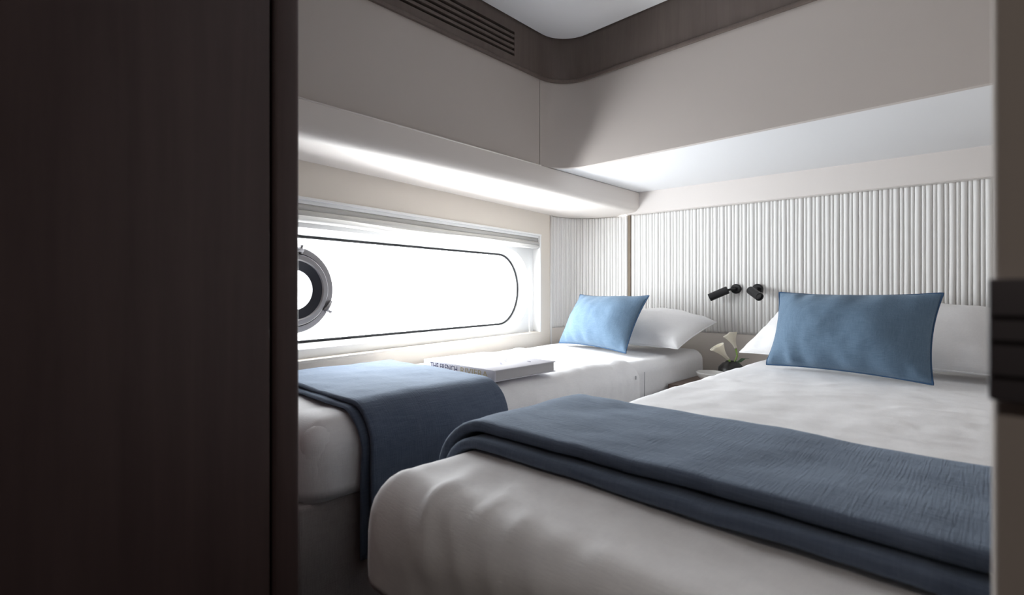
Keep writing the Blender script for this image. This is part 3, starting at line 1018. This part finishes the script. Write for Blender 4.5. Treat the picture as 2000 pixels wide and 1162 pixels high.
# ------------------------------------------------------------------ book on the window bed
book = tag(empty('book', (-1.085, 1.062, MT + 0.010), math.radians(179.0) - math.pi), 'large hardback book with pale cover lying on the window bed beside the throw', 'book')
BW, BD, BH = 0.362, 0.284, 0.035
def bk(name, lo, hi, m_, bev=0.0): return box(name, lo, hi, m_, book, bev, 2)
front = bk('front_cover', (-BW, 0, BH - 0.003), (0, BD, BH), 'cover', 0.0008)
bk('back_cover', (-BW, 0, 0), (0, BD, 0.003), 'cover', 0.0008)
spine = bk('spine', (-BW, -0.003, 0), (0, 0.004, BH), 'cover', 0.0015)
bk('pages', (-BW + 0.004, 0.005, 0.0031), (-0.004, BD - 0.005, BH - 0.0031), 'pages')
def text_mesh(name, body, size, material, parent, mtx, sx=1.0):
    cu = bpy.data.curves.new(name, 'FONT')
    cu.body = body; cu.size = size; cu.extrude = 0.0002; cu.align_x = 'LEFT'
    tmp = bpy.data.objects.new(name, cu)
    COL.objects.link(tmp)
    dg = bpy.context.evaluated_depsgraph_get()
    me = bpy.data.meshes.new_from_object(tmp.evaluated_get(dg))
    bpy.data.objects.remove(tmp)
    xs = [v.co.x for v in me.vertices]; w = max(xs) - min(xs)
    for v in me.vertices: v.co.x *= sx / w if sx else 1
    me.transform(mtx)
    me.materials.clear()
    return link(name, me, material, parent)
sp = Matrix.Translation((-BW + 0.040, -0.0032, 0.0085)) @ Matrix.Rotation(math.pi / 2, 4, 'X')
text_mesh('lettering', 'THE FRENCH', 0.030, 'ink', spine, sp, 0.145)
sp = Matrix.Translation((-BW + 0.200, -0.0032, 0.0085)) @ Matrix.Rotation(math.pi / 2, 4, 'X')
text_mesh('lettering', 'RIVIERA', 0.030, 'tan_ink', spine, sp, 0.130)
# printed drawing on the cover: a few wavy strokes and dots
def stroke(pts, w):
    V, F = [], []
    for i, (x, y) in enumerate(pts):
        a = pts[max(0, i - 1)]; b = pts[min(len(pts) - 1, i + 1)]
        d = Vector((b[0] - a[0], b[1] - a[1], 0)).normalized(); n = Vector((-d.y, d.x, 0))
        ww = w * math.sin(math.pi * (i + 0.6) / (len(pts) + 0.2))
        for s in (-1, 1):
            V.append(Vector((x, y, BH + 0.0003)) + n * ww * s)
    for i in range(len(pts) - 1):
        F.append((2 * i, 2 * i + 1, 2 * i + 3, 2 * i + 2))
    return obj('print_stroke', V, F, 'lilac_ink', front)
def wave(x0, y0, x1, y1, amp, k, w):
    n = 18
    stroke([(x0 + (x1 - x0) * i / n, y0 + (y1 - y0) * i / n + amp * math.sin(k * i / n)) for i in range(n + 1)], w)
wave(-0.20, 0.205, -0.075, 0.160, 0.016, 7.0, 0.005)
wave(-0.13, 0.120, -0.055, 0.105, 0.010, 6.0, 0.004)
wave(-0.155, 0.088, -0.125, 0.083, 0.002, 3.0, 0.007)
wave(-0.16, 0.128, -0.125, 0.120, 0.003, 3.0, 0.003)
wave(-0.25, 0.150, -0.215, 0.145, 0.003, 3.0, 0.004)
wave(-0.27, 0.215, -0.215, 0.240, 0.006, 4.0, 0.005)
wave(-0.30, 0.100, -0.270, 0.095, 0.004, 3.0, 0.005)
wave(-0.07, 0.215, -0.045, 0.205, 0.003, 3.0, 0.005)

# ------------------------------------------------------------------ bedside table, dish, vase with lilies
NZ = CZ - 0.415
ns = tag(empty('bedside_table', (-0.88, 2.3, 0)), 'low brown bedside table between the two beds', 'table')
nl = Vector(ns.location)
shift(box('top', (-1.032, 2.070, NZ - 0.030), (-0.735, 2.545, NZ), 'nightwood', ns, 0.003), nl)
shift(box('body', (-1.026, 2.085, 0.0), (-0.74, 2.545, NZ - 0.031), 'nightwood', ns, 0.003), nl)
shift(box('drawer', (-1.015, 2.076, NZ - 0.21), (-0.75, 2.084, NZ - 0.045), 'nightwood', ns, 0.002), nl)
dish = lathe('dish', [(0.0, 0.0), (0.030, 0.0), (0.034, 0.003), (0.058, 0.030), (0.0615, 0.043), (0.0600, 0.0455), (0.0570, 0.043), (0.052, 0.030), (0.030, 0.010), (0.0, 0.008)], 'ceramic', None, (0, 0, 0), 40)
dish.location = (-0.912, 2.237, NZ + 0.0005)
tag(dish, 'shallow pale ceramic dish on the bedside table', 'dish')
vx_, vy_ = -0.862, 2.345
vase = tag(empty('vase', (vx_, vy_, NZ + 0.0005)), 'squat black vase on the bedside table', 'vase')
lathe('body', [(0.0, 0.0), (0.030, 0.0), (0.048, 0.012), (0.0575, 0.036), (0.054, 0.060), (0.038, 0.078), (0.026, 0.083), (0.023, 0.088), (0.019, 0.088), (0.021, 0.080), (0.0, 0.070)], 'vase', vase, (0, 0, 0), 40)
def lily(stem_pts, axis_tip, flare, label, ang):
    t = tag(empty('calla_lily', (vx_, vy_, NZ + 0.06)), label, 'flower', 'calla lilies in the black vase')
    L0 = Vector(t.location)
    P = [Vector(p) - L0 for p in stem_pts]
    tube('stem', P, [0.0035] * (len(P) - 1) + [0.005], 'stem', t, 8)
    base = P[-1]; tip = Vector(axis_tip) - L0
    ax = (tip - base); Ln = ax.length; ax.normalize()
    a = ax.cross(Vector((0, 0, 1))).normalized(); b = ax.cross(a)
    V, F = [], []
    nr, na = 12, 24
    for i in range(nr + 1):
        u = i / nr
        rad = 0.005 + flare * u ** 1.9
        for k in range(na):
            th_ = 2 * math.pi * k / na
            # spathe: one lip reaches further and curls outward
            ext = 1 + 0.22 * math.cos(th_ - ang) * u
            tipf = math.exp(-((math.atan2(math.sin(th_ - ang), math.cos(th_ - ang))) / 0.35) ** 2) * 0.10 * u ** 3
            V.append(base + ax * Ln * (u * (ext + tipf) * 0.85) + (a * math.cos(th_) + b * math.sin(th_)) * rad)
    for i in range(nr):
        for k in range(na):
            l = (k + 1) % na
            F.append((i * na + k, i * na + l, (i + 1) * na + l, (i + 1) * na + k))
    o = obj('spathe', V, F, 'petal', t, True)
    so = o.modifiers.new('thick', 'SOLIDIFY'); so.thickness = 0.0015
    tube('spadix', [base + ax * Ln * 0.15, base + ax * Ln * 0.62], [0.0035, 0.002], mat_spadix, t, 8)
    return t
mat_spadix = mat('yellow spadix', (0.75, 0.55, 0.10, 1), 0.6, 0.2)
def px(x, y, d):           # measured point of the photograph at a depth
    a = (x - 1000.0) / 984.0; z = (565.0 - y) / 984.0
    c, s = math.cos(YAW), math.sin(YAW)
    return (d * (-s + a * c), d * (c + a * s), CZ + d * z)
lily([(vx_ - 0.008, vy_ - 0.004, NZ + 0.073), px(1427, 708, 2.28), px(1422, 701, 2.27)], px(1396, 672, 2.22), 0.026, 'lower calla lily leaning left from the black vase', 2.2)
lily([(vx_ + 0.008, vy_ + 0.004, NZ + 0.073), px(1440, 695, 2.31), px(1437, 680, 2.31)], px(1424, 648, 2.30), 0.026, 'taller upright calla lily in the black vase', 2.6)
def leaf(pts, w, parent):
    V, F = [], []
    for i, p in enumerate(pts):
        p = Vector(p); ww = w * math.sin(math.pi * (i + 0.4) / (len(pts) - 0.2))
        V += [p + Vector((-ww, 0, 0)), p + Vector((0, 0.003, 0)), p + Vector((ww, 0, 0))]
    for i in range(len(pts) - 1):
        for k in (0, 1):
            F.append((3 * i + k, 3 * i + k + 1, 3 * i + 4 + k, 3 * i + 3 + k))
    o = obj('leaf', V, F, 'leaf', parent, True)
    so = o.modifiers.new('thick', 'SOLIDIFY'); so.thickness = 0.0012
vt = bpy.data.objects['calla_lily.001']
lo = Vector(vt.location)
leaf([Vector((vx_ + 0.004, vy_, NZ + 0.075)) - lo, Vector(px(1444, 706, 2.31)) - lo, Vector(px(1452, 700, 2.31)) - lo, Vector(px(1462, 700, 2.31)) - lo], 0.010, vt)

# ------------------------------------------------------------------ reading lights on the headboard
def reading_light(xpx, head_start, head_end, label):
    a = (xpx - 1000.0) / 984.0
    c, s = math.cos(YAW), math.sin(YAW)
    # meet the headboard wall line
    dx, dy = (-s + a * c), (c + a * s)
    d = (2.64 + 0.0574 * 0.015) / (dy - 0.0574 * dx)
    p = Vector((d * dx, d * dy, CZ + 0.002))
    t = tag(empty('reading_light', tuple(p)), label, 'wall lamp', 'black reading lights')
    rot = Vector((0, 0, 1)).rotation_difference(hn).to_matrix()
    lathe('wall_plate', [(0.0, -0.012), (0.024, -0.012), (0.024, 0.010), (0.020, 0.014), (0.008, 0.014), (0.007, 0.028), (0.0, 0.028)], 'black', t, (0, 0, 0), 28, rot)
    h0 = Vector(head_start); h1 = Vector(head_end)
    piv = hn * 0.030
    tube('arm', [hn * 0.022, piv, (piv + h0) / 2 + hn * 0.004, h0 + (h1 - h0).normalized() * 0.008], 0.0055, 'black', t, 8)
    ax = (h1 - h0); Ln = ax.length
    rot2 = Vector((0, 0, 1)).rotation_difference(ax.normalized()).to_matrix()
    hd = lathe('head', [(0.0, 0.0), (0.017, 0.0), (0.0195, 0.0025), (0.0195, Ln - 0.001), (0.0185, Ln), (0.0150, Ln), (0.0150, Ln - 0.012), (0.0, Ln - 0.012)], 'black', t, tuple(h0), 28, rot2)
    lathe('lens', [(0.0, Ln - 0.0118), (0.0145, Ln - 0.0118), (0.0145, Ln - 0.009), (0.0, Ln - 0.009)], 'lens', hd, tuple(h0), 24, rot2)
    return t
Zv = Vector((0, 0, 1))
def sight(xpx):
    a = (xpx - 1000.0) / 984.0
    c, s = math.cos(YAW), math.sin(YAW)
    f = Vector((-s + a * c, c + a * s, 0)).normalized()
    return Vector((f.y, -f.x, 0)), f
Rv, Fv = sight(1430)
s0_ = hn * 0.040 - Rv * 0.026 - Zv * 0.004
reading_light(1438, s0_, s0_ - Rv * 0.086 - Zv * 0.040 + Fv * 0.005, 'black reading light on the ribs aimed at the window bed')
Rv, Fv = sight(1478)
s1_ = hn * 0.050 - Rv * 0.020 - Zv * 0.006
reading_light(1480, s1_, s1_ + Rv * 0.040 - Zv * 0.032 - Fv * 0.078, 'black reading light on the ribs aimed at the foreground bed')
